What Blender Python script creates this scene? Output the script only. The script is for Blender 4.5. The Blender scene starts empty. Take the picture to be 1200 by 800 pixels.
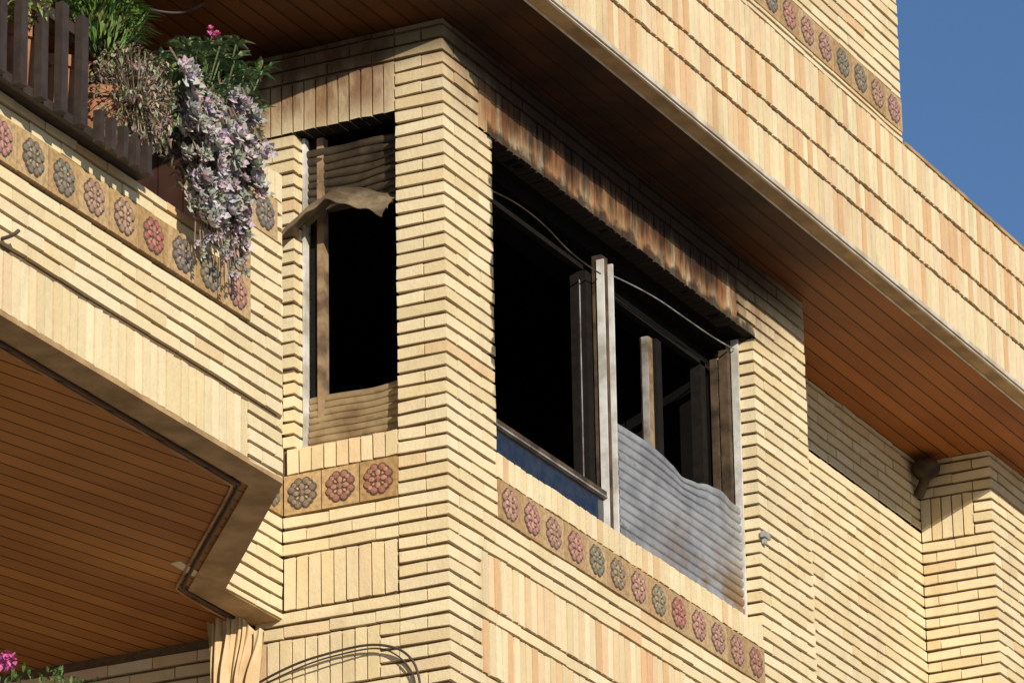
import bpy, math, random
from mathutils import Vector, Matrix
random.seed(7)
rnd=random.random
def ru(a,b): return a+(b-a)*rnd()
scene=bpy.context.scene

# ------------------------------------------------------------------ materials
def new_mat(name):
    m=bpy.data.materials.new(name); m.use_nodes=True
    nt=m.node_tree; b=nt.nodes['Principled BSDF']
    return m,nt,b
class NB:
    def __init__(s,nt): s.nt=nt; s.l=nt.links
    def n(s,t,**k):
        x=s.nt.nodes.new(t)
        for a,v in k.items(): setattr(x,a,v)
        return x
    def put(s,sock,v):
        if hasattr(v,'links') or hasattr(v,'is_linked'): s.l.new(v,sock)
        else: sock.default_value=v
    def math(s,op,a,b=0.0,c=None,clamp=False):
        x=s.n('ShaderNodeMath',operation=op); x.use_clamp=clamp
        s.put(x.inputs[0],a); s.put(x.inputs[1],b)
        if c is not None: s.put(x.inputs[2],c)
        return x.outputs[0]
    def smooth(s,v,lo,hi):
        x=s.n('ShaderNodeMapRange',interpolation_type='SMOOTHSTEP')
        s.put(x.inputs[0],v); x.inputs[1].default_value=lo; x.inputs[2].default_value=hi
        return x.outputs[0]
    def inv(s,v): return s.math('SUBTRACT',1.0,v)
    def noise(s,vec,scale,detail=3,rough=.55):
        x=s.n('ShaderNodeTexNoise'); s.put(x.inputs['Vector'],vec)
        x.inputs['Scale'].default_value=scale; x.inputs['Detail'].default_value=detail; x.inputs['Roughness'].default_value=rough
        return x.outputs[0]
    def mix(s,f,a,b,blend='MIX'):
        x=s.n('ShaderNodeMix',data_type='RGBA',blend_type=blend)
        s.put(x.inputs[0],f); s.put(x.inputs[6],a); s.put(x.inputs[7],b)
        return x.outputs[2]
    def bump(s,h,strength,dist,normal=None):
        x=s.n('ShaderNodeBump'); x.inputs['Strength'].default_value=strength; x.inputs['Distance'].default_value=dist
        s.put(x.inputs['Height'],h)
        return x.outputs[0]
def pos(nb):
    g=nb.n('ShaderNodeNewGeometry'); sp=nb.n('ShaderNodeSeparateXYZ'); nb.l.new(g.outputs['Position'],sp.inputs[0])
    nb.geo=g
    return g.outputs['Position'],sp.outputs[0],sp.outputs[1],sp.outputs[2]
def scaled(nb,v,sc):
    x=nb.n('ShaderNodeMapping'); nb.l.new(v,x.inputs[0]); x.inputs['Scale'].default_value=sc; return x.outputs[0]

def brick_mat():
    m,nt,b=new_mat('brick'); nb=NB(nt)
    P,x,y,z=pos(nb)
    at=nb.n('ShaderNodeVertexColor',layer_name='Col')
    n1=nb.noise(P,18,4,.7); n3=nb.noise(P,.9,2,.5)
    k=nb.math('ADD',nb.math('MULTIPLY',n1,.30),nb.math('MULTIPLY',n3,.22)); k=nb.math('ADD',k,.75)
    comb=nb.n('ShaderNodeCombineXYZ')
    for i in range(3): nb.l.new(k,comb.inputs[i])
    c=nb.mix(1.0,at.outputs[0],comb.outputs[0],'MULTIPLY')
    gn=nb.noise(scaled(nb,P,(2.6,2.6,.8)),1.7,4,.6)
    c=nb.mix(nb.math('MULTIPLY',nb.smooth(gn,.53,.75),.26),c,(.34,.23,.12,1))
    # smoke deposit above the burnt openings, under the eave: brown halo, then black
    under=nb.math('MULTIPLY',nb.math('LESS_THAN',z,12.06),nb.smooth(y,-.2,-.1))
    xm=nb.math('MULTIPLY',nb.smooth(x,-.4,.75),nb.inv(nb.smooth(x,3.2,4.4)))
    cw=nb.math('MULTIPLY',nb.smooth(y,.18,.34),nb.math('MULTIPLY',nb.math('LESS_THAN',x,.3),.9))
    xm=nb.math('MAXIMUM',xm,cw)
    halo=nb.math('MULTIPLY',nb.math('MULTIPLY',xm,under),nb.smooth(z,11.50,11.78))
    sn=nb.smooth(nb.noise(scaled(nb,P,(2.4,2.4,.8)),2.4,4,.68),.30,.62)
    brown=nb.math('MULTIPLY',halo,nb.math('ADD',nb.math('MULTIPLY',sn,.50),.50),clamp=True)
    c=nb.mix(brown,c,(.15,.056,.022,1))
    xh=nb.math('MULTIPLY',nb.smooth(x,.1,1.1),nb.inv(nb.smooth(x,3.0,4.0)))
    zt=nb.math('ADD',z,nb.math('MULTIPLY',nb.math('SUBTRACT',nb.noise(scaled(nb,P,(3.4,3.4,.6)),2.6,4,.7),.5),.80))
    heavy=nb.math('MULTIPLY',nb.math('MULTIPLY',xh,under),nb.smooth(zt,11.62,11.88),clamp=True)
    c=nb.mix(nb.math('MULTIPLY',heavy,.93),c,(.018,.011,.008,1))
    top=nb.math('MULTIPLY',nb.math('MULTIPLY',nb.smooth(x,-.6,.25),nb.inv(nb.smooth(x,3.6,5.0))),nb.math('MULTIPLY',under,nb.smooth(z,11.80,11.96)))
    c=nb.mix(nb.math('MULTIPLY',top,.88),c,(.030,.016,.010,1))
    # flame licked bottom edge of the lintels
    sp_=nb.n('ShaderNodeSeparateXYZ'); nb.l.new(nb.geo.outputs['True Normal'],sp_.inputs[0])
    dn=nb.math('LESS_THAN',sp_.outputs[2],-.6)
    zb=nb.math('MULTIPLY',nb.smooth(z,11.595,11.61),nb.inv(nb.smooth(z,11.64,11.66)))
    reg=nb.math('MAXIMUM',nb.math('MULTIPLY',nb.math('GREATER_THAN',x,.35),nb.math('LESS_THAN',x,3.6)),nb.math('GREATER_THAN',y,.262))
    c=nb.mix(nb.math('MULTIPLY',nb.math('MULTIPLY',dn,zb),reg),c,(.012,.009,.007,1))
    en=nb.math('SUBTRACT',nb.noise(P,9,3,.6),.5)
    edge=nb.math('ADD',z,nb.math('MULTIPLY',en,.20))
    eb=nb.math('MULTIPLY',nb.math('MULTIPLY',nb.inv(nb.smooth(edge,11.64,11.70)),nb.math('GREATER_THAN',z,11.60)),nb.math('MULTIPLY',nb.math('GREATER_THAN',x,.45),nb.math('LESS_THAN',x,3.58)))
    c=nb.mix(nb.math('MULTIPLY',eb,nb.math('MULTIPLY',under,.88)),c,(.02,.013,.010,1))
    # soot creeping round the side of the opening
    ex=nb.math('ADD',x,nb.math('MULTIPLY',en,.16))
    es=nb.math('MULTIPLY',nb.math('MULTIPLY',nb.smooth(ex,.470,.495),nb.math('LESS_THAN',x,.52)),nb.math('MULTIPLY',nb.smooth(z,10.1,10.5),nb.math('LESS_THAN',z,11.62)))
    c=nb.mix(nb.math('MULTIPLY',es,nb.math('MULTIPLY',nb.inv(nb.smooth(y,.03,.05)),.85)),c,(.025,.016,.012,1))
    nb.l.new(c,b.inputs['Base Color']); b.inputs['Roughness'].default_value=.88
    b.inputs['Specular IOR Level'].default_value=.2
    nb.l.new(nb.bump(nb.noise(P,55,3,.7),.6,.005),b.inputs['Normal'])
    return m
def simple(name,col,rough=.7,metal=0,var=.25,scale=12,bumpd=.001,col2=None,spec=.4):
    m,nt,b=new_mat(name); nb=NB(nt)
    P,x,y,z=pos(nb)
    n=nb.noise(P,scale,4,.6)
    c2=col2 if col2 else tuple(v*(1-var*1.6) for v in col)
    c=nb.mix(nb.smooth(n,.3,.7),(*c2,1),(*col,1))
    nb.l.new(c,b.inputs['Base Color']); b.inputs['Roughness'].default_value=rough; b.inputs['Metallic'].default_value=metal
    b.inputs['Specular IOR Level'].default_value=spec
    if bumpd: nb.l.new(nb.bump(n,.4,bumpd*3),b.inputs['Normal'])
    return m
def attr_mat(name,rough=.6,spec=.4,bump=.0,dk=.45):
    m,nt,b=new_mat(name); nb=NB(nt)
    P,x,y,z=pos(nb)
    at=nb.n('ShaderNodeVertexColor',layer_name='Col')
    n=nb.noise(P,40,3,.6)
    c=nb.mix(nb.math('MULTIPLY',nb.smooth(n,.35,.7),dk),at.outputs[0],(.03,.02,.012,1))
    nb.l.new(c,b.inputs['Base Color']); b.inputs['Roughness'].default_value=rough
    b.inputs['Specular IOR Level'].default_value=spec
    if bump: nb.l.new(nb.bump(n,.5,bump),b.inputs['Normal'])
    return m
def boards_mat(name,dirx,diry,width,ca,cb,soot):
    m,nt,b=new_mat(name); nb=NB(nt)
    P,x,y,z=pos(nb)
    L=math.hypot(dirx,diry); px,py=-diry/L,dirx/L; ax,ay=dirx/L,diry/L
    t=nb.math('DIVIDE',nb.math('ADD',nb.math('MULTIPLY',x,px),nb.math('MULTIPLY',y,py)),width)
    t=nb.math('ADD',t,100.37)
    fr=nb.math('FRACT',t); fl=nb.math('FLOOR',t)
    al=nb.math('ADD',nb.math('MULTIPLY',x,ax),nb.math('MULTIPLY',y,ay))
    wn=nb.n('ShaderNodeTexWhiteNoise',noise_dimensions='1D'); nb.l.new(fl,wn.inputs['W'])
    cv=nb.n('ShaderNodeCombineXYZ'); nb.l.new(nb.math('MULTIPLY',al,1.2),cv.inputs[0]); nb.l.new(nb.math('MULTIPLY',t,3.0),cv.inputs[1]); nb.l.new(wn.outputs[0],cv.inputs[2])
    g=nb.noise(cv.outputs[0],3.0,5,.65)
    big=nb.noise(P,.9,2,.5)
    f=nb.math('ADD',nb.math('MULTIPLY',g,.6),nb.math('MULTIPLY',wn.outputs[0],.35)); f=nb.math('ADD',f,nb.math('MULTIPLY',nb.math('SUBTRACT',big,.5),1.4),clamp=True)
    c=nb.mix(f,(*ca,1),(*cb,1))
    e=nb.math('ABSOLUTE',nb.math('SUBTRACT',fr,.5))
    gro=nb.smooth(e,.44,.475)
    c=nb.mix(nb.math('MULTIPLY',gro,.85),c,(.014,.007,.004,1))
    if soot:
        a=nb.smooth(x,-2.2,.2); bb=nb.inv(nb.smooth(x,2.8,5.2))
        nn=nb.math('ADD',nb.math('MULTIPLY',nb.smooth(nb.noise(P,2.0,4,.6),.25,.7),.16),.83)
        s=nb.math('MULTIPLY',nb.math('MULTIPLY',a,bb),nn,clamp=True)
        c=nb.mix(s,c,(.022,.010,.006,1))
        st=nb.smooth(nb.noise(scaled(nb,P,(.8,3,1)),1.8,4,.65),.60,.72)
        c=nb.mix(nb.math('MULTIPLY',nb.math('MULTIPLY',st,.55),nb.inv(nb.smooth(x,4.5,9.0))),c,(.05,.022,.012,1))
    nb.l.new(c,b.inputs['Base Color']); b.inputs['Roughness'].default_value=.5
    b.inputs['Specular IOR Level'].default_value=.1
    nb.l.new(nb.bump(nb.inv(gro),.8,.006),b.inputs['Normal'])
    return m
M_brick=brick_mat()
M_mortar=simple('mortar',(.18,.115,.062),.95,var=.2,scale=30,bumpd=.003)
M_soffit=boards_mat('roof_boards',1,0,.098,(.22,.065,.018),(.54,.20,.055),True)
M_soffit2=boards_mat('balcony_boards',1,-.25,.098,(.26,.085,.02),(.58,.25,.07),False)
M_lip=simple('painted_lip',(.48,.31,.15),.7,col2=(.27,.16,.07),scale=5)
M_drip=simple('drip_metal',(.66,.60,.50),.5,col2=(.42,.34,.24),scale=8)
M_char=simple('charred_room',(.008,.007,.006),.95,scale=3,spec=.05)
M_char2=simple('charred_joinery',(.014,.011,.009),.85,scale=20,spec=.12)
M_alu=simple('scorched_aluminium',(.12,.078,.046),.65,col2=(.03,.02,.014),scale=7,spec=.2)
M_wood=simple('singed_wood_post',(.34,.23,.13),.7,col2=(.11,.065,.035),scale=9)
M_alul=simple('bare_aluminium',(.46,.44,.41),.45,col2=(.16,.13,.10),scale=7,metal=.2)
M_guide=simple('white_guide',(.68,.67,.64),.5,col2=(.36,.33,.28),scale=6)
M_glass=simple('sooty_glass',(.010,.014,.024),.12,spec=.8,scale=14,bumpd=.001,col2=(.03,.03,.035))
M_tile=attr_mat('glazed_tile',.4,spec=.4,bump=.004,dk=.35)
M_leaf=attr_mat('leaf',.6,spec=.3,dk=.25)
M_rail=simple('brown_railing',(.050,.034,.026),.6,scale=15)
M_pot=simple('terracotta',(.40,.17,.08),.8,scale=10)
M_cable=simple('cable',(.07,.05,.04),.6)
M_panel=simple('dark_wood_panel',(.060,.022,.014),.6,scale=6)
M_cloth=simple('beige_cloth',(.66,.50,.30),.9,col2=(.55,.39,.21),scale=9,spec=.1)
def shutter_mat(name,c1,c2,c3,bx0,bx1,lowz=None,metal=.1):
    m,nt,b=new_mat(name); nb=NB(nt); P,x,y,z=pos(nb)
    n=nb.smooth(nb.noise(P,5,4,.65),.35,.65)
    c=nb.mix(n,(*c1,1),(*c2,1))
    n2=nb.smooth(nb.noise(scaled(nb,P,(1,1,1.6)),3.0,4,.6),.40,.58)
    f=nb.math('MULTIPLY',n2,nb.smooth(x,bx0,bx1),clamp=True)
    if lowz: f=nb.math('MULTIPLY',f,nb.inv(nb.smooth(z,lowz,lowz+.4)))
    c=nb.mix(f,c,(*c3,1))
    sc_=nb.smooth(nb.noise(scaled(nb,P,(1.4,1.4,4)),2.2,5,.7),.58,.72)
    c=nb.mix(nb.math('MULTIPLY',sc_,.45),c,(.06,.05,.045,1))
    nb.l.new(c,b.inputs['Base Color']); b.inputs['Roughness'].default_value=.42; b.inputs['Metallic'].default_value=metal
    nb.l.new(nb.bump(nb.noise(P,25,3,.6),.3,.002),b.inputs['Normal'])
    return m
M_shut=shutter_mat('grey_shutter',(.42,.42,.43),(.28,.28,.29),(.28,.17,.08),2.2,3.2,10.1,.3)
M_shutc=shutter_mat('tan_shutter',(.36,.265,.145),(.20,.13,.07),(.10,.06,.035),-1,2)
M_shutf=shutter_mat('singed_shutter',(.28,.21,.125),(.11,.075,.045),(.05,.035,.022),-1,1)
M_shutd=shutter_mat('scorched_shutter',(.10,.07,.04),(.03,.02,.014),(.03,.02,.014),-1,2)

# ------------------------------------------------------------------ mesh builder
class MB:
    def __init__(s): s.v=[]; s.f=[]; s.c=[]
    def add(s,vs,fs,col=(.5,.5,.5)):
        n=len(s.v); s.v+= [tuple(p) for p in vs]; s.f+=[tuple(i+n for i in f) for f in fs]
        s.c+=[col]*len(vs)
    def box(s,a,b,col=(.5,.5,.5)):
        x0,y0,z0=a;x1,y1,z1=b
        s.add([(x0,y0,z0),(x1,y0,z0),(x1,y1,z0),(x0,y1,z0),(x0,y0,z1),(x1,y0,z1),(x1,y1,z1),(x0,y1,z1)],BF,col)
    def obj(s,name,mat,parent=None,smooth=False):
        me=bpy.data.meshes.new(name); me.from_pydata(s.v,[],s.f); me.update()
        a=me.color_attributes.new('Col','FLOAT_COLOR','POINT')
        flat=[]
        for c in s.c: flat+= [c[0],c[1],c[2],1.0]
        a.data.foreach_set('color',flat)
        me.materials.append(mat)
        if smooth: me.polygons.foreach_set('use_smooth',[True]*len(me.polygons))
        o=bpy.data.objects.new(name,me); scene.collection.objects.link(o)
        if parent: o.parent=parent
        return o
BF=[(0,3,2,1),(4,5,6,7),(0,1,5,4),(1,2,6,5),(2,3,7,6),(3,0,4,7)]
def empty(name):
    e=bpy.data.objects.new(name,None); scene.collection.objects.link(e); return e
def prism(poly,z0,z1,name,mat,parent):
    n=len(poly); mb=MB()
    mb.add([(p[0],p[1],z0) for p in poly]+[(p[0],p[1],z1) for p in poly],
      [tuple(range(n))[::-1],tuple(range(n,2*n))]+[(i,(i+1)%n,(i+1)%n+n,i+n) for i in range(n)])
    return mb.obj(name,mat,parent)
def tube(pts,r,name,mat,parent=None,res=3):
    cu=bpy.data.curves.new(name,'CURVE'); cu.dimensions='3D'; sp=cu.splines.new('NURBS'); sp.points.add(len(pts)-1)
    for i,p in enumerate(pts): sp.points[i].co=(*p,1)
    sp.order_u=3; sp.use_endpoint_u=True; cu.bevel_depth=r; cu.bevel_resolution=res; cu.materials.append(mat)
    o=bpy.data.objects.new(name,cu); scene.collection.objects.link(o)
    if parent:o.parent=parent
    return o

# ------------------------------------------------------------------ brickwork
CP=.066667; ZR=9.685; BH=.0505
CREAM=[(.71,.58,.36),(.73,.61,.39),(.70,.565,.34),(.72,.59,.375),(.68,.54,.315),(.74,.625,.405)]
ORANGE=[(.68,.51,.30),(.69,.53,.33),(.66,.47,.265),(.70,.55,.345),(.63,.43,.235)]
PEACH=[(.68,.49,.29),(.70,.52,.32),(.66,.44,.25),(.71,.56,.36),(.63,.40,.21)]
FIRED=[(.56,.32,.15),(.60,.37,.18),(.52,.27,.12),(.62,.42,.22)]
def tint(po,alt=None):
    c=random.choice((alt or ORANGE) if rnd()<po else CREAM); k=ru(.94,1.03)
    return tuple(v*k for v in c)
class Wall:
    def __init__(s,o,U,N,alt=None):
        s.o=Vector(o);s.U=Vector(U).normalized();s.N=Vector(N).normalized(); s.mb=bricks; s.alt=alt
    def P(s,u,z,n): 
        p=s.o+s.U*u+s.N*n; return (p.x,p.y,z)
    def brick(s,u0,u1,z0,z1,dep,po,jit=.0028):
        if u1-u0<.004 or z1-z0<.004: return
        n=ru(-jit,jit); t=lambda:ru(-.0015,.0015); a=ru(-.0022,.0022)
        vs=[s.P(u0+t(),z0+t()-a,n+t()),s.P(u1+t(),z0+t()+a,n+t()),s.P(u1,z0,-dep),s.P(u0,z0,-dep),
            s.P(u0+t(),z1+t()-a,n+t()),s.P(u1+t(),z1+t()+a,n+t()),s.P(u1,z1,-dep),s.P(u0,z1,-dep)]
        s.mb.add(vs,BF,tint(po,s.alt))
    def run(s,u0,u1,z0,z1,lo=None,hi=None,po=.05,dep=.05,L=.243):
        k0=math.floor((z0-ZR)/CP+.001); k1=math.ceil((z1-ZR)/CP-.001)
        for k in range(k0,k1):
            a=max(ZR+k*CP+.008,z0+.002); b=min(ZR+k*CP+.008+BH,z1-.002)
            if b-a<.012: continue
            st=u0; en=u1; dl=dep; dh=dep
            if lo is not None:
                if (k+lo)%2==0: dl=.113
                else: st=u0+.118
            if hi is not None:
                if (k+hi)%2==0: dh=.113
                else: en=u1-.118
            u=st
            ln = L if lo is not None else (L if (k%2==0) else L*.5)
            while u<en-.004:
                e=min(u+ln,en)
                if en-e<.035: e=en
                d=dep
                if u==st and lo is not None: d=dl
                if e>=en-1e-6 and hi is not None: d=max(d,dh)
                s.brick(u+.0026,e-.0026,a,b,d,po)
                u=e; ln=L
    def sold(s,u0,u1,z0,z1,po=.3,dep=.05,w=.0635,gap=.0095,lo=0,hi=0):
        n=max(1,round((u1-u0)/w)); w=(u1-u0)/n
        for i in range(n):
            s.brick(u0+i*w+gap*.5,u0+(i+1)*w-gap*.5,z0+.006+ru(0,.003),z1-.005-ru(0,.003),dep,po,.003)
tiles=MB()
RED=(.36,.15,.10); PINK=(.42,.22,.16); GREY=(.21,.18,.13); GREEN=(.26,.23,.14)
def disc(mb,W,u,z,n,ru_,rz,rot,col,lob=0,amp=0,h=.004,seg=14):
    vs=[W.P(u,z,n+h)]; 
    for i in range(seg):
        a=2*math.pi*i/seg; r=1+amp*math.cos(lob*(a)); x=ru_*r*math.cos(a); y=rz*r*math.sin(a)
        vs.append(W.P(u+x*math.cos(rot)-y*math.sin(rot),z+x*math.sin(rot)+y*math.cos(rot),n+h*.55))
    for i in range(seg):
        a=2*math.pi*i/seg; r=(1+amp*math.cos(lob*a))*1.08; x=ru_*r*math.cos(a); y=rz*r*math.sin(a)
        vs.append(W.P(u+x*math.cos(rot)-y*math.sin(rot),z+x*math.sin(rot)+y*math.cos(rot),n-.001))
    fs=[(0,1+i,1+(i+1)%seg) for i in range(seg)]+[(1+i,1+seg+i,1+seg+(i+1)%seg,1+(i+1)%seg) for i in range(seg)]
    mb.add(vs,fs,col)
def tile(W,u0,u1,z0,z1,kind=0):
    g=.0035; base=random.choice([(.52,.33,.15),(.49,.31,.14),(.55,.37,.18),(.45,.28,.12)])
    n0=.004+ru(-.002,.002)
    t=lambda:ru(-.001,.001)
    tiles.add([W.P(u0+g,z0+g,n0+t()),W.P(u1-g,z0+g,n0+t()),W.P(u1-g,z0+g,-.04),W.P(u0+g,z0+g,-.04),W.P(u0+g,z1-g,n0+t()),W.P(u1-g,z1-g,n0+t()),W.P(u1-g,z1-g,-.04),W.P(u0+g,z1-g,-.04)],BF,base)
    uc=(u0+u1)/2; zc=(z0+z1)/2; R=min(u1-u0,z1-z0)*.385; ku=(u1-u0)/(z1-z0) if u1-u0>z1-z0 else 1
    ku=min(ku,1.08)
    col={0:RED,1:PINK,2:GREY,3:GREEN}[kind]; col=tuple(c*ru(.9,1.1) for c in col)
    dark=(.12,.08,.055)
    lt=tuple(min(1,c*1.2+.04) for c in col)
    disc(tiles,W,uc,zc,n0,R*.80*ku,R*.80,0,dark,8,.06,.004,32)
    for i in range(4):
        a=math.pi/2*i
        for sgn in (-1,1):
            du=(math.cos(a)*.72-sgn*math.sin(a)*.27)*R*ku; dz=(math.sin(a)*.72+sgn*math.cos(a)*.27)*R
            disc(tiles,W,uc+du,zc+dz,n0+.0012+.0003*i,R*.28*ku,R*.28,0,dark,0,0,.003,12)
            disc(tiles,W,uc+du,zc+dz,n0+.004,R*.20*ku,R*.20,a,col,0,0,.006,10)
        disc(tiles,W,uc+math.cos(a)*R*.40*ku,zc+math.sin(a)*R*.40,n0+.004,R*.20*ku,R*.15,a,lt,0,0,.006,10)
        b=a+math.pi/4
        disc(tiles,W,uc+math.cos(b)*R*.78*ku,zc+math.sin(b)*R*.78,n0+.0022+.0003*i,R*.22*ku,R*.22,0,dark,0,0,.003,12)
        disc(tiles,W,uc+math.cos(b)*R*.74*ku,zc+math.sin(b)*R*.74,n0+.005,R*.14*ku,R*.14,b,lt,0,0,.005,10)
        disc(tiles,W,uc+math.cos(b)*R*.44*ku,zc+math.sin(b)*R*.44,n0+.004,R*.10*ku,R*.07,b,base,0,0,.004,8)
    disc(tiles,W,uc,zc,n0+.004,R*.17*ku,R*.17,0,col,4,.15,.008,16)

building=empty('apartment_building')
bricks=MB()
ZS=12.05; ZLT=11.885; ZL=11.618; ZSI=10.018; ZT1=9.885; ZT0=9.685
D=Wall((0,0,0),(1,0,0),(0,-1,0)); C=Wall((0,0,0),(0,1,0),(-1,0,0))
DL=Wall((0,0,0),(1,0,0),(0,-1,0),FIRED); DP=Wall((0,0,0),(1,0,0),(0,-1,0),PEACH)
XO0,XO1=.505,3.56; XP=4.25; ZB=8.0
# --- D wall (front)
D.run(0,XO0,ZSI,ZL,lo=0)
D.run(0,.372,ZL,ZLT,lo=0); D.run(0,XP,ZLT,ZS,lo=0)
DL.sold(.372,3.36,ZL,ZLT,po=.8,dep=.115)
D.run(3.36,XP,ZL,ZLT,hi=0)
D.run(XO1,XP,ZSI,ZL,lo=0,hi=0)
D.run(0,XO0,ZT0,ZSI,lo=0)
D.sold(XO0,XO1,ZT1,ZSI,po=.12,dep=.125)
kinds=[1,1,1,1,2,3,1,3,0,1,1,1,0]
for i in range(13):
    w=(XO1-XO0)/13; tile(D,XO0+i*w,XO0+(i+1)*w,ZT0,ZT1,kinds[i])
D.run(XO1,XP,ZT0,ZSI,hi=0)
Z1=ZT0-3*CP; Z2=Z1-4*CP; Z3=Z2-CP; Z4=Z3-4*CP
D.run(0,XP,Z1,ZT0,lo=0,hi=0)
D.run(0,.335,Z2,Z1,lo=0); DP.sold(.335,3.58,Z2,Z1,po=.5); D.run(3.58,XP,Z2,Z1,hi=0)
D.run(0,XP,Z3,Z2,lo=0,hi=0)
D.run(0,.335,Z4,Z3,lo=0); DP.sold(.335,3.58,Z4,Z3,po=.5); D.run(3.58,XP,Z4,Z3,hi=0)
D.run(0,XP,ZB,Z4,lo=0,hi=0)
RV=Wall((XO1,0,0),(0,1,0),(-1,0,0)); RV.run(0,.22,ZSI,ZL,lo=1)
# --- C wall
YO0,YO1,YB=.26,.805,.87
C.run(0,YO0,ZB,ZS,lo=1)
C.run(YO0,1.06,ZLT,ZS)
C.sold(YO0,1.06,ZL,ZLT,po=.15,dep=.115)
C.run(YO1,YB,ZSI,10.4); C.run(YO1,1.06,10.4,ZL)
C.sold(YO0,.85,ZT1,ZSI,po=.1,dep=.125)
for i,kd in enumerate([0,0,2]):
    w=(YB-.006-YO0)/3; tile(C,YO0+i*w,YO0+(i+1)*w,ZT0,ZT1,kd)
C.run(YO0,YB,Z1,ZT0)
C.sold(.27,YB-.002,Z2+.0,Z1,po=.08)
C.run(YO0,1.02,Z2-2*CP,Z2)
C.run(YO0,.36,Z2-6*CP,Z2-2*CP); C.sold(.36,1.02,Z2-6*CP,Z2-2*CP,po=.1); C.run(YO0,1.02,ZB,Z2-6*CP)
RVC=Wall((0,YO1,0),(1,0,0),(0,-1,0)); RVC.run(.05,.22,ZSI,ZL)
# --- B wall (set-back bay side)
B=Wall((0,YB,0),(-1,0,0),(0,-1,0))
B.run(0,.95,9.185,ZT0); B.run(.235,.95,ZT0,ZT1); B.run(0,.95,ZT1,10.4)
tile(B,0,.235,ZT0,ZT1,2)
# --- E, F, G
XF=6.95; YE=.45
E=Wall((XP,YE,0),(1,0,0),(0,-1,0)); E.run(0,XF-XP,9.0,ZS,po=.02)
Fw=Wall((XF,0,0),(0,1,0),(-1,0,0)); Fw.run(0,YE,9.0,ZL-CP,lo=1); Fw.run(0,.12,ZL-CP,ZLT-CP,lo=1); Fw.sold(.12,YE,ZL-CP,ZLT-CP,po=.1); Fw.run(0,YE,ZLT-CP,ZS,lo=1)
G=Wall((XF,0,0),(1,0,0),(0,-1,0)); G.run(0,5.5,9.0,ZS,lo=0)
PR=Wall((XP,0,0),(0,1,0),(1,0,0)); PR.run(0,YE,9.0,ZS,lo=1)
# --- A balcony parapet
XA=-1.655; YA=-.05
A=Wall((-8.0,YA,0),(1,0,0),(0,-1,0)); ax=lambda x:x+8.0
zA0=9.195; TA0=9.83;TA1=10.03
A.sold(ax(-8),ax(-1.955),zA0,zA0+.27,po=.08)
A.run(ax(-1.955),ax(XA),zA0,zA0+.27)
A.run(ax(-8),ax(XA),zA0+.27,TA0,po=.04)
pa=.2385; xr=-1.94
for j in range(20):
    x1=xr-j*pa; 
    if x1-pa<-7.9: break
    tile(A,ax(x1-pa),ax(x1),TA0,TA1,[1,2,2,0,1,1,2,2][j%8])
A.run(ax(-8),ax(xr-pa),TA1,10.13)
tile(A,ax(xr-pa),ax(xr),TA1,TA1+.2,1); tile(A,ax(xr-pa),ax(xr),TA1+.2,TA1+.4,1); tile(A,ax(xr),ax(xr+.235),10.28,10.48,2)
A.run(ax(xr),ax(XA),TA0,10.28); A.run(ax(xr+.235),ax(XA),10.28,10.48)
A.sold(ax(xr-pa),ax(XA),10.48,10.62,po=.1,dep=.125)
dx,dy=(-.52-XA),(.88-YA); dl=math.hypot(dx,dy)
S=Wall((XA,YA,0),(dx,dy,0),(dy,-dx,0)); S.run(.004,dl,zA0,10.4)
# --- roof fascia
YF=-.53; rows=[(12.085,12.335),(12.345,12.50),(12.51,12.745),(12.755,12.97)]
FA=Wall((-.1,YF,0),(1,0,0),(0,-1,0),PEACH)
for a,b in rows: FA.sold(0,14,a,b,po=.55,dep=.05)
fd=(-.85,1.51); fl=math.hypot(*fd)
FB=Wall((-.1,YF,0),(fd[0],fd[1],0),(-fd[1],fd[0],0),PEACH)
for a,b in rows: FB.sold(.01,fl,a,b,po=.45)
FC=Wall((-.95,.98,0),(-1,0,0),(0,-1,0),PEACH)
for a,b in rows: FC.sold(0,7,a,b,po=.4)
XU=4.52
FU=Wall((-.1,YF+.012,0),(1,0,0),(0,-1,0))
FU.run(0,XU+.1,12.985,13.045,po=.3)
w=.2365
for j in range(19):
    tile(FU,XU+.1-(j+1)*w,XU+.1-j*w,13.045,13.245,[1,1,2,2,1,1,1,2][j%8])
FU.run(0,XU+.1,13.25,15.0,po=.12)
bricks.obj('brickwork',M_brick,building)
tiles.obj('ceramic_tiles',M_tile,building)

# --- backing masonry (mortar visible in raked joints)
bk=MB(); r=.019
def bb(x0,x1,y0,y1,z0,z1): bk.box((x0,y0,z0),(x1,y1,z1))
T=.25
bb(r,XO0-r,r,T,ZB,ZS+.02)
bb(r,T,T+.001,YO0-.004,ZB,ZS+.02)
bb(XO0-r+.001,XO1+r,r,T,ZB,ZT1+.08)
bb(XO0-r+.001,XO1+r,r,T,ZL+.02,ZS+.02)
bb(XO1+r+.001,XP-r,r,YE+.3,ZB,ZS+.02)
bb(r,T,YO0-.003,YB+.1,ZB,ZT1+.08); bb(r,T,YO0-.003,1.05,ZL+.02,ZS+.02); bb(r,T,YO1+r,1.05,ZT1+.081,ZL+.019); bb(r,T,YB+.101,1.01,ZB,9.18)
bb(-.95,r-.001,YB+r,YB+.12,9.20,10.38)
bb(XP-r+.001,XF+r-.001,YE+r,YE+.31,ZB,ZS+.02)
bb(XF+r,14,r,YE+.3,ZB,ZS+.02)
bb(-8,XA-.02,YA+r,YA+.13,9.20,10.115); bb(xr-pa+.01,XA-.02,YA+r,YA+.13,10.116,10.6)
bb(-.08,14,YF+r,YF+.2,12.06,12.955)
bb(-.08,XU-.02,YF+r+.012,YF+.25,12.956,15.0)
bb(-8,-.96,.98+r,1.15,12.06,12.955)
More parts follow.
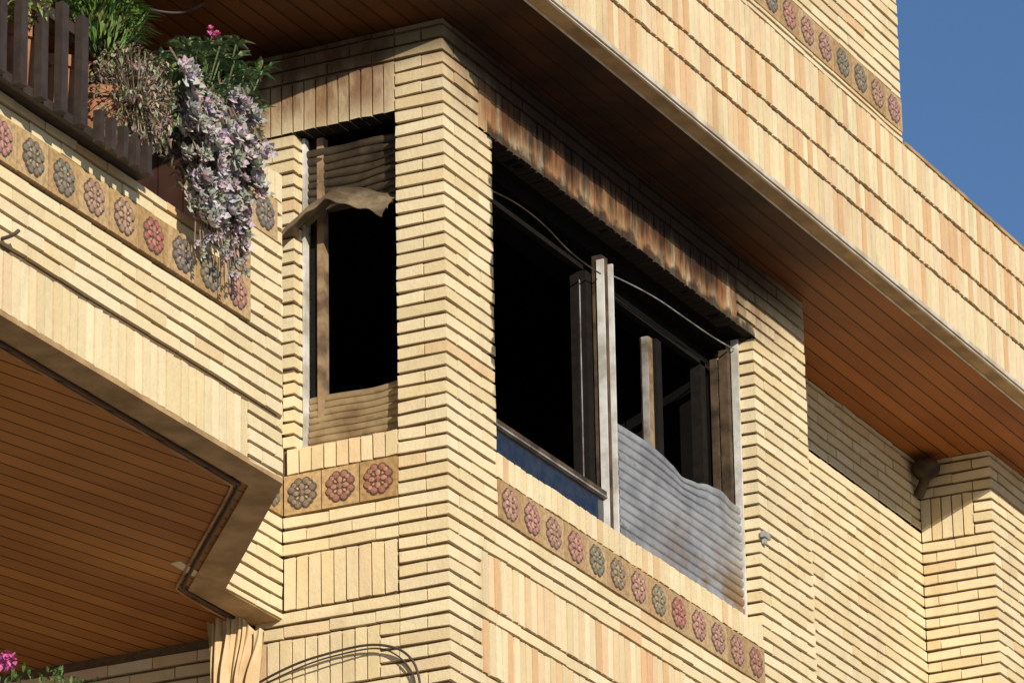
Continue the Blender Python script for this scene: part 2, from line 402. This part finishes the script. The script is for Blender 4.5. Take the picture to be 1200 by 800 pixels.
bk.obj('masonry_core',M_mortar,building)
def strip(p,q,off,th,z0,z1,name):
    d=Vector((q[0]-p[0],q[1]-p[1],0)).normalized(); n=Vector((-d.y,d.x,0))
    a=Vector((p[0],p[1],0))+n*off; b=Vector((q[0],q[1],0))+n*off
    prism([(a.x,a.y),(b.x,b.y),(b.x+n.x*th,b.y+n.y*th),(a.x+n.x*th,a.y+n.y*th)],z0,z1,name,M_mortar,building)
strip((XA-.02,YA+.03),(-.54,.88),.02,.1,9.2,10.38,'balcony_side_core')
strip((-.12,YF+.03),(-.95,.98),-.02,-.10,12.06,12.95,'roof_side_core')
lw=MB()
lw.box((.02,.03,0),(14,9,ZB+.0)); lw.box((.12,1.03,ZB+.001),(.3,6,9.3))
lw.obj('lower_storeys',M_mortar,building)
roofpoly=[(14,YF+.03),(-.085,YF+.03),(-.93,1.0),(-8,1.0),(-8,7),(14,7)]
prism(roofpoly,12.075,12.94,'roof_slab',M_mortar,building)
sp=[(14,YF+.09),(-.05,YF+.09),(-.88,1.06),(-8,1.06),(-8,7),(14,7)]
prism(sp,12.052,12.07,'roof_soffit_boards',M_soffit,building)
dm=MB(); dm.box((-.1,YF-.006,12.040),(14,YF+.075,12.062)); dm.obj('roof_edge_strip',M_lip,building)
dm=MB(); dm.box((-.1,YF-.016,12.058),(14,YF-.0065,12.083)); dm.box((-.1,YF-.02,12.032),(14,YF-.0065,12.0385)); dm.box((-.1,YF+.0755,12.036),(14,YF+.0895,12.07)); dm.obj('roof_drip_edge',M_drip,building)
cp=MB(); cp.box((XU+.001,YF-.004,12.972),(14,YF+.24,12.992)); cp.obj('coping',M_lip,building)
um=MB(); um.box((-.1,YF+.26,12.95),(XU-.05,4,14.99)); um.obj('upper_storey',M_mortar,building)

# balcony floor and soffit
bp=[(-8,YA+.025),(XA-.02,YA+.025),(-.53,.895),(-.001,.895),(-.001,1.2),(.11,1.2),(.11,6),(-8,6)]
prism(bp,9.205,9.40,'balcony_slab',M_mortar,building)
lip=MB()
def lipseg(p,q,p2,q2,z0,z1,mb):
    mb.add([(p[0],p[1],z0),(q[0],q[1],z0),(q2[0],q2[1],z0),(p2[0],p2[1],z0),(p[0],p[1],z1),(q[0],q[1],z1),(q2[0],q2[1],z1),(p2[0],p2[1],z1)],BF)
o=[(-8,YA),(XA,YA),(-.52,.882),(0,.882)]; i_=[(-8,YA+.14),(XA-.05,YA+.14),(-.60,1.03),(0,1.03)]
for k in range(3): lipseg(o[k],o[k+1],i_[k],i_[k+1],9.180,9.206,lip)
lip.obj('balcony_lip',M_lip,building)
pp=[(-8,YA+.14),(XA-.05,YA+.14),(-.60,1.03),(.0,1.03),(.0,1.2),(.11,1.2),(.11,6),(-8,6)]
prism(pp,9.192,9.204,'balcony_soffit_boards',M_soffit2,building)
ii=[(-6,YA+.17,9.186),(XA-.1,YA+.17,9.186),(XA-.06,YA+.175,9.186),(-.9,.82,9.186),(-.66,1.02,9.186),(-.60,1.06,9.186),(-.1,1.06,9.186)]
tube(ii,.009,'cable',M_cable,building)
tube([(p[0]-.0,p[1]+.035,p[2]) for p in ii],.006,'cable_2',M_lip,building)

pn=MB(); 
for j in range(24):
    pn.box((.10+ru(0,.004),1.065+j*.14,9.41),(.14,1.065+j*.14+.132,12.05))
pn.obj('recess_panelling',M_panel,building)
bricks=MB()
LW=Wall((.10,1.02,0),(0,1,0),(-1,0,0)); LW.run(0,4.5,ZB,9.17,po=.3)
bricks.obj('lower_brickwork',M_brick,building)

# --- charred room
rm=MB()
x0,x1,y0,y1,z0,z1=.251,4.1,.30,5.0,9.6,12.045
rm.add([(x0,y1,z0),(x1,y1,z0),(x1,y1,z1),(x0,y1,z1)],[(0,1,2,3)])
rm.add([(x1,T,z0),(x1,y1,z0),(x1,y1,z1),(x1,T,z1)],[(0,1,2,3)])
rm.add([(3.574,.232,z0),(3.574,.80,z0),(3.574,.80,z1),(3.574,.232,z1)],[(0,1,2,3)])
rm.add([(.24,T-.01,ZS-.02),(x1+.05,T-.01,ZS-.02),(x1+.05,y1+.05,ZS-.02),(.24,y1+.05,ZS-.02)],[(0,1,2,3)])
rm.add([(.24,T-.01,9.62),(x1,T-.01,9.62),(x1,y1,9.62),(.24,y1,9.62)],[(0,1,2,3)])
rm.add([(.24,1.05,z0),(.24,y1,z0),(.24,y1,z1),(.24,1.05,z1)],[(0,1,2,3)])
rm.box((.251,T+.001,11.50),(3.57,.42,ZS-.03))
rm.box((XO0+.002,.03,ZL+.009),(XO1-.002,T-.002,ZL+.0195))
rm.box((XO0+.002,.16,11.56),(XO1-.002,T-.003,ZL+.0085))
rm.box((.03,YO0+.002,ZL+.009),(T-.002,YO1-.002,ZL+.0195))
for j in range(40):
    x=ru(.6,3.4); y=ru(.26,.9); l=ru(.05,.30); rm.add([(x,y,11.9),(x+ru(.01,.05),y+.02,11.9),(x+ru(-.04,.06),y,11.55-l)],[(0,1,2)])
rm.obj('burnt_room',M_char,building)

# --- front window
win=empty('burnt_window'); 
def bxs(lst,name,mat,par):
    m=MB()
    for a in lst: m.box(a[:3],a[3:])
    return m.obj(name,mat,par)
YW=.115
bxs([(XO0,YW,10.02,XO0+.05,YW+.06,11.61)],'side_jamb',M_char2,win)
bxs([(3.49,YW+.01,10.02,3.525,YW+.06,11.55)],'far_jamb',M_alu,win)
bxs([(3.541,YW-.03,10.02,3.556,YW+.01,11.617)],'shutter_guide',M_guide,win)
bxs([(1.948,YW-.01,10.02,1.958,YW+.03,11.52),(2.030,YW-.02,10.02,2.045,YW+.012,11.52)],'mullion',M_guide,win)
bxs([(1.959,YW+.005,10.02,2.029,YW+.06,11.55)],'mullion_core',M_alu,win)
bxs([(1.866,YW+.09,10.30,1.882,YW+.12,11.40)],'sash_stile_bright',M_alul,win)
bxs([(1.846,YW+.088,10.30,1.865,YW+.13,11.42)],'sash_stile_brown',M_char2,win)
bxs([(1.883,YW+.06,10.2,1.947,YW+.13,11.45)],'sash_stile',M_char2,win)
bxs([(XO0+.05,YW,10.252,1.947,YW+.055,10.278)],'lower_rail',M_alu,win)
bxs([(XO0+.05,YW-.004,10.243,1.947,YW+.02,10.2515)],'lower_rail_edge',M_alul,win)
bxs([(XO0+.05,YW+.02,10.03,1.947,YW+.035,10.2425)],'lower_glass',M_glass,win)
bxs([(XO0+.05,YW-.005,10.018,1.947,YW+.05,10.03-.001)],'bottom_rail',M_char2,win)
bxs([(2.665,YW+.08,10.3,2.705,YW+.13,11.36)],'right_sash_stile_a',M_wood,win)
bxs([(2.706,YW+.06,10.3,2.77,YW+.12,11.36)],'right_sash_stile_b',M_char2,win)
bxs([(2.657,YW+.085,10.3,2.664,YW+.12,11.36)],'right_sash_edge',M_alul,win)
bxs([(3.30,YW+.08,10.3,3.36,YW+.14,11.45)],'right_sash_stile_c',M_char2,win)
bxs([(3.42,YW+.04,10.3,3.430,YW+.08,11.48)],'right_sash_stile_d',M_alu,win)
bxs([(2.05,YW+.08,11.42,3.46,YW+.12,11.445),(.56,YW+.08,11.46,1.9,YW+.12,11.485)],'head_rails',M_char2,win)
tube([(.53,.10,11.40),(.8,.09,11.45),(1.2,.08,11.45),(1.6,.10,11.40),(1.92,.11,11.43)],.004,'sagging_strip',M_alu,win)
tube([(2.05,.10,11.46),(2.4,.07,11.49),(2.9,.06,11.49),(3.3,.08,11.52),(3.53,.1,11.56)],.004,'sagging_strip_b',M_alul,win)
def slats(x0,x1,top,zb,yb,wob,name,mat,par,axis='x',pitch=.042,amp=.007,nx=70):
    mb=MB(); zmax=max(top(x0+(x1-x0)*i/nx) for i in range(nx+1)); ns=max(1,round((zmax-zb)/pitch)); sub=8; nz=ns*sub
    prf=[0,.62,.85,.97,1.0,.97,.85,.62]
    vs=[];fs=[]
    for j in range(nz+1):
        k=j%sub
        for i in range(nx+1):
            x=x0+(x1-x0)*i/nx; t=j/nz; zt=top(x); z=zb+(zt-zb)*t
            y=yb-amp*prf[k]+wob(x,t)
            vs.append((x,y,z) if axis=='x' else (y,x,z))
    for j in range(nz):
        for i in range(nx):
            a=j*(nx+1)+i; fs.append((a,a+1,a+nx+2,a+nx+1))
    mb.add(vs,fs); o=mb.obj(name,mat,par,False)
    return o
def top1(x):
    pts=[(2.05,10.675),(2.3,10.665),(2.55,10.655),(2.68,10.645),(2.80,10.62),(2.95,10.635),(3.1,10.665),(3.25,10.68),(3.4,10.665),(3.54,10.68)]
    for (a,b),(c,d) in zip(pts,pts[1:]):
        if x<=c: 
            t=(x-a)/(c-a); t=t*t*(3-2*t); return b+(d-b)*t
    return pts[-1][1]
def flatslats():
    # slats stay level; the uppermost ones are buckled by the heat
    mb=MB(); x0,x1,zb=2.047,3.54,10.022; nx=90; pitch=.050; sub=8
    prf=[0,.15,.75,.9,1.0,1.0,.95,.9]; nz=int(.66/pitch)*sub
    vs=[];fs=[]
    for j in range(nz+1):
        k=j%sub; t=j/nz
        for i in range(nx+1):
            x=x0+(x1-x0)*i/nx; zt=top1(x); w=max(0,(t-.55)/.45); w=w*w
            z=zb+.655*t+(zt-(zb+.655))*w
            y=YW-.008-.015*prf[k]-.015*math.sin((x-2.05)*2.1)*t+.012*w*math.sin(x*7.1+.6)
            vs.append((x,y,z))
    for j in range(nz):
        for i in range(nx):
            a=j*(nx+1)+i; fs.append((a,a+1,a+nx+2,a+nx+1))
    mb.add(vs,fs); mb.obj('melted_shutter',M_shut,win,False)
flatslats()

# --- side window
win2=empty('burnt_window')
XW=.105
bxs([(XW-.03,YO1-.016,10.02,XW+.01,YO1-.002,11.617)],'shutter_guide',M_guide,win2)
bxs([(XW,YO1-.10,10.02,XW+.05,YO1-.065,11.617)],'jamb',M_wood,win2)
bxs([(XW+.02,YO1-.064,10.02,XW+.06,YO1-.0185,11.617)],'jamb_inner',M_char2,win2)
bxs([(XW+.02,YO0,10.02,XW+.06,YO0+.03,11.617)],'jamb_near',M_char2,win2)
slats(YO0-.0,YO1-.02,lambda y:10.292+.010*math.sin(y*11)-.0*y,10.022,XW-.005,lambda y,t:-.02*t*math.sin(y*6)+.002*math.sin(y*23+t*5),'lower_shutter',M_shutc,win2,'y',.034,.009,40)
slats(YO0-.0,YO1-.02,lambda y:11.56,11.24,XW+.0,lambda y,t:-.05*(1-t)*math.sin(y*7+.5)+.006*math.sin(y*19+t*9),'upper_shutter',M_shutd,win2,'y',.04,.012,40)
fl_=MB(); nU=40; nV=32; vs=[];fs=[]
for j in range(nV+1):
    t=j/nV
    for i in range(nU+1):
        s_=i/nU; y=.88-.60*s_
        arch=(s_/.55 if s_<.55 else 1-(s_-.55)/.45*.55); arch=arch*arch*(3-2*arch)*.5+arch*.5
        zc=11.13+.17*arch+.02*s_ +.005*math.sin(s_*21+t*2)
        x=XW-(.24*t)*(1-.30*s_)-.02*math.sin(s_*5)
        z=zc-.02*t-.13*t*t*(1-.30*arch)-.014*(abs(math.sin(t*math.pi*4.0))<.28)+.006*math.sin(s_*37)*t
        vs.append((x,y+.03*t,z))
for j in range(nV):
    for i in range(nU):
        a=j*(nU+1)+i; fs.append((a,a+1,a+nU+2,a+nU+1))
fl_.add(vs,fs); fo=fl_.obj('curled_shutter_flap',M_shutf,win2,False)
so=fo.modifiers.new('s','SOLIDIFY'); so.thickness=.006

# --- small fittings
sl=MB(); sl.box((3.55,-.03,10.50),(3.63,-.004,10.53)); sl.box((3.57,-.022,10.47),(3.60,-.004,10.499)); sl.obj('cable_clip',M_alul,building)
bpy.ops.mesh.primitive_uv_sphere_add(segments=20,ring_count=12,radius=.085,location=(6.84,.36,11.965)); o=bpy.context.object; o.name='rain_head'; o.scale=(1,1,.8); o.data.materials.append(M_alu); o.parent=building
tube([(6.84,.36,11.92),(6.86,.40,11.85),(6.88,.43,11.82)],.03,'rain_outlet',M_alu,building)
tube([(-.9,1.2,12.03),(-.8,1.1,12.0),(-.72,.98,12.0),(-.70,.9,12.045)],.008,'soffit_cable',M_cable,building)
w_=empty('hanging_cable')
tube([(-.03,1.0,8.88),(-.05,.81,8.94),(-.04,.55,8.975),(-.05,.35,8.975),(-.04,.19,8.91),(-.04,.125,8.76),(-.03,.12,8.5)],.006,'loop',M_cable,w_)
tube([(-.03,1.0,8.86),(-.06,.75,8.925),(-.05,.5,8.955),(-.03,.33,8.96),(-.03,.21,8.87),(-.03,.15,8.75),(-.03,.15,8.5)],.004,'loop_b',M_cable,w_)
# draped beige cloth hanging under the balcony
cl=MB(); nU=110; nV=40; vs=[];fs=[]
for j in range(nV+1):
    t=j/nV
    for i in range(nU+1):
        q=i/nU
        ytop=.895+.30*q; ybot=.955+.22*q
        s1=min(1,t*2.2); s1=s1*s1*(3-2*s1); y=ytop*(1-s1)+ybot*s1
        ph=q*30+1.7*math.sin(q*7+t*1.3)+.9*math.sin(t*4)
        depth=.008+.020*s1+.008*math.sin(q*11)
        x=-.13+depth*math.sin(ph)+.010*math.sin(q*67+t*3)-.03*s1*math.sin(q*3)
        y+=.006*math.sin(ph*1.3+t*6)
        ztop=9.10+.10*min(1,q*1.7)+.012*math.sin(q*25)
        z=ztop-(ztop-8.45)*t-.02*math.sin(q*math.pi*3)*(1-t)
        vs.append((x,y,z))
for j in range(nV):
    for i in range(nU):
        a=j*(nU+1)+i; fs.append((a,a+1,a+nU+2,a+nU+1))
cl.add(vs,fs); cl.obj('draped_cloth',M_cloth,None,True)
hk=tube([(-3.95,YA-.005,9.50),(-3.95,YA-.06,9.50),(-3.93,YA-.07,9.53)],.008,'wall_hook',M_cable,building)

# --- railing
rail=empty('balcony_railing')
L=[]
for j in range(16):
    x=-3.60-j*.155
    L.append((x,-.20,10.10,x+.05,-.165,10.58))
for j in range(5):
    x=-3.45+j*.095
    L.append((x,-.20,10.08,x+.035,-.165,10.22))
L.append((-7,-.163,10.10,-2.98,-.14,10.14)); L.append((-7,-.163,10.50,-3.55,-.14,10.55))
bxs(L,'bars',M_rail,rail)
bxs([(-7,-.13,10.135,-2.9,.06,10.155)],'shelf',M_rail,rail)
def pot(x,y,z,r,h,mat):
    par=empty('flower_pot')
    mb=MB(); seg=24; prof=[(r*.68,0),(r*.95,h*.82),(r*1.08,h*.82),(r*1.1,h),(r*.95,h),(r*.9,h*.9)]
    vs=[];fs=[]
    for (rr,hh) in prof:
        for i in range(seg): a=2*math.pi*i/seg; vs.append((x+rr*math.cos(a),y+rr*math.sin(a),z+hh))
    for k in range(len(prof)-1):
        for i in range(seg): fs.append((k*seg+i,k*seg+(i+1)%seg,(k+1)*seg+(i+1)%seg,(k+1)*seg+i))
    fs.append(tuple(range((len(prof)-1)*seg,len(prof)*seg)))
    mb.add(vs,fs); mb.obj('pot',mat,par)
for x in (-4.2,-3.85,-3.5,-3.15): pot(x,-.02,10.158,.12,.27,M_pot)

# ------------------------------------------------------------------ plants
def rv():
    while True:
        v=Vector((ru(-1,1),ru(-1,1),ru(-1,1)))
        if .05<v.length<1: return v
def leaf(mb,p,d,l,w,col,droop=.2):
    d=d.normalized(); s=d.cross(Vector((0,0,1))); 
    if s.length<.05: s=Vector((1,0,0))
    s.normalize(); s=(s+rv()*.35).normalized(); n=s.cross(d)
    m=p+d*l*.5+n*l*.06; t=p+d*l-Vector((0,0,l*droop))
    mb.add([p,p+d*l*.3+s*w*.42,m+s*w*.5,t,m-s*w*.5,p+d*l*.3-s*w*.42,m-n*w*.15],[(0,1,6),(1,2,6),(2,3,6),(3,4,6),(4,5,6),(5,0,6)],tuple(c*ru(.75,1.3) for c in col))
def stem(mb,p,q,r,col,sag=0):
    n=4; pts=[]
    for k in range(n+1):
        t=k/n; pts.append(p.lerp(q,t)+Vector((0,0,-sag*math.sin(math.pi*t))))
    d=(q-p).normalized(); a=d.cross(Vector((0.3,.2,1))).normalized(); b=d.cross(a)
    vs=[]
    for pt in pts:
        for k in range(4):
            an=k*math.pi/2; vs.append(pt+a*r*math.cos(an)+b*r*math.sin(an))
    fs=[]
    for k in range(n):
        for i in range(4): fs.append((k*4+i,k*4+(i+1)%4,k*4+4+(i+1)%4,k*4+4+i))
    mb.add(vs,fs,col)
def rosette(mb,p,d,r,col,n=13):
    d=d.normalized(); a=d.cross(Vector((.2,.3,1))).normalized(); b=d.cross(a)
    for i in range(n):
        an=i*2.399; k=(i+1)/n; rr=r*(.35+.65*k); up=1.1-.75*k
        dd=(a*math.cos(an)+b*math.sin(an))*k*1.0+d*up*.9
        s=dd.cross(d); s.normalize(); dd.normalize(); base=p; w=rr*.66
        mid=base+dd*rr*.66; tip=base+dd*rr+d*rr*.12
        cc=tuple(c*ru(.85,1.12)*(0.8+.35*k) for c in col)
        nrm=s.cross(dd)
        mb.add([base,mid+s*w*.5,tip,mid-s*w*.5,mid-nrm*w*.18],[(0,1,4),(1,2,4),(2,3,4),(3,0,4)],cc)
g=MB(); c0=Vector((-3.24,-.08,10.70))
for i in range(700):
    v=rv(); b=c0+Vector((v.x*.18,v.y*.12,v.z*.15)); d=Vector((v.x,v.y,.5+abs(v.z)*.6))
    leaf(g,b,d,ru(.08,.18),ru(.014,.024),random.choice([(.09,.17,.03),(.13,.22,.045),(.06,.11,.025),(.19,.27,.07)]),.35)
g.obj('leafy_bush',M_leaf)
g=MB(); c0=Vector((-3.08,-.14,10.42))
for i in range(420):
    v=rv(); q=c0+Vector((v.x*.27,v.y*.16,v.z*.23)); p=c0+Vector((v.x*.08,v.y*.06,-.05))
    stem(g,p,q,.0024,random.choice([(.26,.18,.11),(.34,.26,.18),(.18,.12,.08)]),-.02)
    for k in range(5): leaf(g,q+rv()*.03,rv(),ru(.02,.045),.013,random.choice([(.34,.27,.18),(.22,.21,.11),(.42,.35,.27),(.14,.17,.06),(.30,.24,.23)]))
g.obj('dry_shrub',M_leaf)
g=MB()
for cx,cz,n,rr in ((-2.50,10.76,24,.18),(-2.25,10.87,16,.15),(-2.68,10.70,16,.15),(-2.08,10.86,14,.13),(-2.84,10.62,10,.12),(-2.15,10.70,10,.12)):
    for i in range(n):
        v=rv(); q=Vector((cx,-.10,cz))+Vector((v.x*rr,v.y*rr*.8,v.z*rr)); p=Vector((cx*.6-2.4*.4,-.05,10.45))
        stem(g,p,q,.004,(.10,.13,.05),.0)
        for k in range(14):
            an=k*2.4; d=Vector((math.cos(an),math.sin(an),ru(-.2,.7)))
            leaf(g,q+rv()*.012,d,ru(.05,.10),ru(.018,.028),random.choice([(.13,.21,.09),(.20,.29,.13),(.09,.15,.06),(.28,.35,.20)]),.2)
for (x,z) in ((-2.42,11.0),(-2.38,10.98),(-2.36,11.0)):
    for k in range(16): leaf(g,Vector((x,-.12,z)),rv(),.026,.024,(.60,.16,.32))
stem(g,Vector((-2.40,-.08,10.75)),Vector((-2.40,-.12,10.99)),.003,(.10,.14,.05))
g.obj('green_flowering_plant',M_leaf)
g=MB()
col=[(.46,.39,.42),(.40,.37,.39),(.52,.44,.46),(.38,.38,.31),(.42,.33,.36),(.30,.30,.25)]
for i in range(260):
    t=rnd()**.9
    x=-2.52+ru(-.40,.30)*(1-.45*t)+.16*t; z=10.64-.56*t-.05*math.sin(x*14); y=-.13-.12*math.sin(math.pi*min(1,t+.2))*rnd()-ru(0,.07)
    p=Vector((x,y,z)); d=Vector((ru(-.8,.3),-1,ru(-.3,.9)))
    rosette(g,p,d,ru(.034,.072),random.choice(col),12)
    if rnd()<.6: stem(g,p,p+Vector((ru(-.03,.03),.06,ru(.05,.16))),.005,(.20,.14,.09))
for i in range(46):
    x=-2.38+ru(-.20,.20); p=Vector((x,-.14,ru(10.06,10.3))); q=p+Vector((ru(-.02,.02),ru(-.03,0),-ru(.06,.19)))
    stem(g,p,q,.003,(.26,.18,.13)); rosette(g,q,Vector((0,-1,-.4)),.030,random.choice(col),8)
for i in range(600):
    v=rv(); leaf(g,Vector((-2.5+v.x*.3,-.08+v.y*.05,10.45+v.z*.24)),rv(),ru(.03,.05),.02,random.choice([(.12,.13,.08),(.20,.17,.14),(.08,.09,.05)]))
g.obj('trailing_succulent',M_leaf)
g=MB(); c0=Vector((-3.98,-.14,10.56))
for i in range(560):
    v=rv(); leaf(g,c0+Vector((v.x*.20,v.y*.1,v.z*.16)),rv()+Vector((0,0,.5)),ru(.025,.06),.016,random.choice([(.22,.26,.06),(.42,.38,.12),(.12,.16,.04),(.55,.48,.24)]))
g.obj('yellow_flowering_plant',M_leaf)
g=MB()
for i in range(260):
    v=rv(); leaf(g,Vector((-1.55,1.2,8.44))+Vector((v.x*.3,v.y*.35,v.z*.08)),rv()+Vector((0,0,.6)),ru(.03,.07),.016,random.choice([(.07,.12,.03),(.10,.17,.05)]))
for i in range(60):
    v=rv(); leaf(g,Vector((-1.86,1.2,8.53))+v*.035,rv(),.028,.024,(.60,.12,.38))
g.obj('potted_plant',M_leaf)

# ------------------------------------------------------------------ ground
gm=simple('pavement',(.46,.40,.32),.9,scale=.8,var=.12,bumpd=0)
g=MB(); g.add([(-600,-600,0),(600,-600,0),(600,600,0),(-600,600,0)],[(0,1,2,3)]); g.obj('ground',gm)

# ------------------------------------------------------------------ light
sv=Vector((-.85,-1.0,.42)).normalized()
sun=bpy.data.lights.new('sun','SUN'); sun.energy=5.0; sun.angle=math.radians(.5); sun.color=(1,.92,.78)
so=bpy.data.objects.new('sun',sun); scene.collection.objects.link(so); so.rotation_euler=(-sv).to_track_quat('-Z','Y').to_euler(); so.location=(-20,-20,30)
w=bpy.data.worlds.new('World'); scene.world=w; w.use_nodes=True; nt=w.node_tree
sk=nt.nodes.new('ShaderNodeTexSky'); sk.sky_type='NISHITA'; sk.sun_disc=False
sk.sun_elevation=math.asin(sv.z); sk.sun_rotation=math.atan2(sv.x,sv.y); sk.air_density=1.0; sk.dust_density=0; sk.ozone_density=4.5; sk.altitude=1000
nt.links.new(sk.outputs[0],nt.nodes['Background'].inputs[0]); nt.nodes['Background'].inputs[1].default_value=.10

# ------------------------------------------------------------------ camera
R=Vector((0.45016958,-0.89279442,-0.01629323)); U=Vector((-0.31318554,-0.17495105,0.93343824)); Fv=Vector((0.83621897,0.4151027,0.35836795))
cd=bpy.data.cameras.new('camera'); cam=bpy.data.objects.new('camera',cd); scene.collection.objects.link(cam)
m=Matrix((( R.x,U.x,-Fv.x,-20.431877),(R.y,U.y,-Fv.y,-10.483481),(R.z,U.z,-Fv.z,1.579851),(0,0,0,1)))
cam.matrix_world=m; cd.sensor_width=36; cd.lens=186; cd.clip_end=3000; cd.clip_start=.5
scene.camera=cam
scene.view_settings.view_transform='Standard'; scene.view_settings.look='None'; scene.view_settings.exposure=0
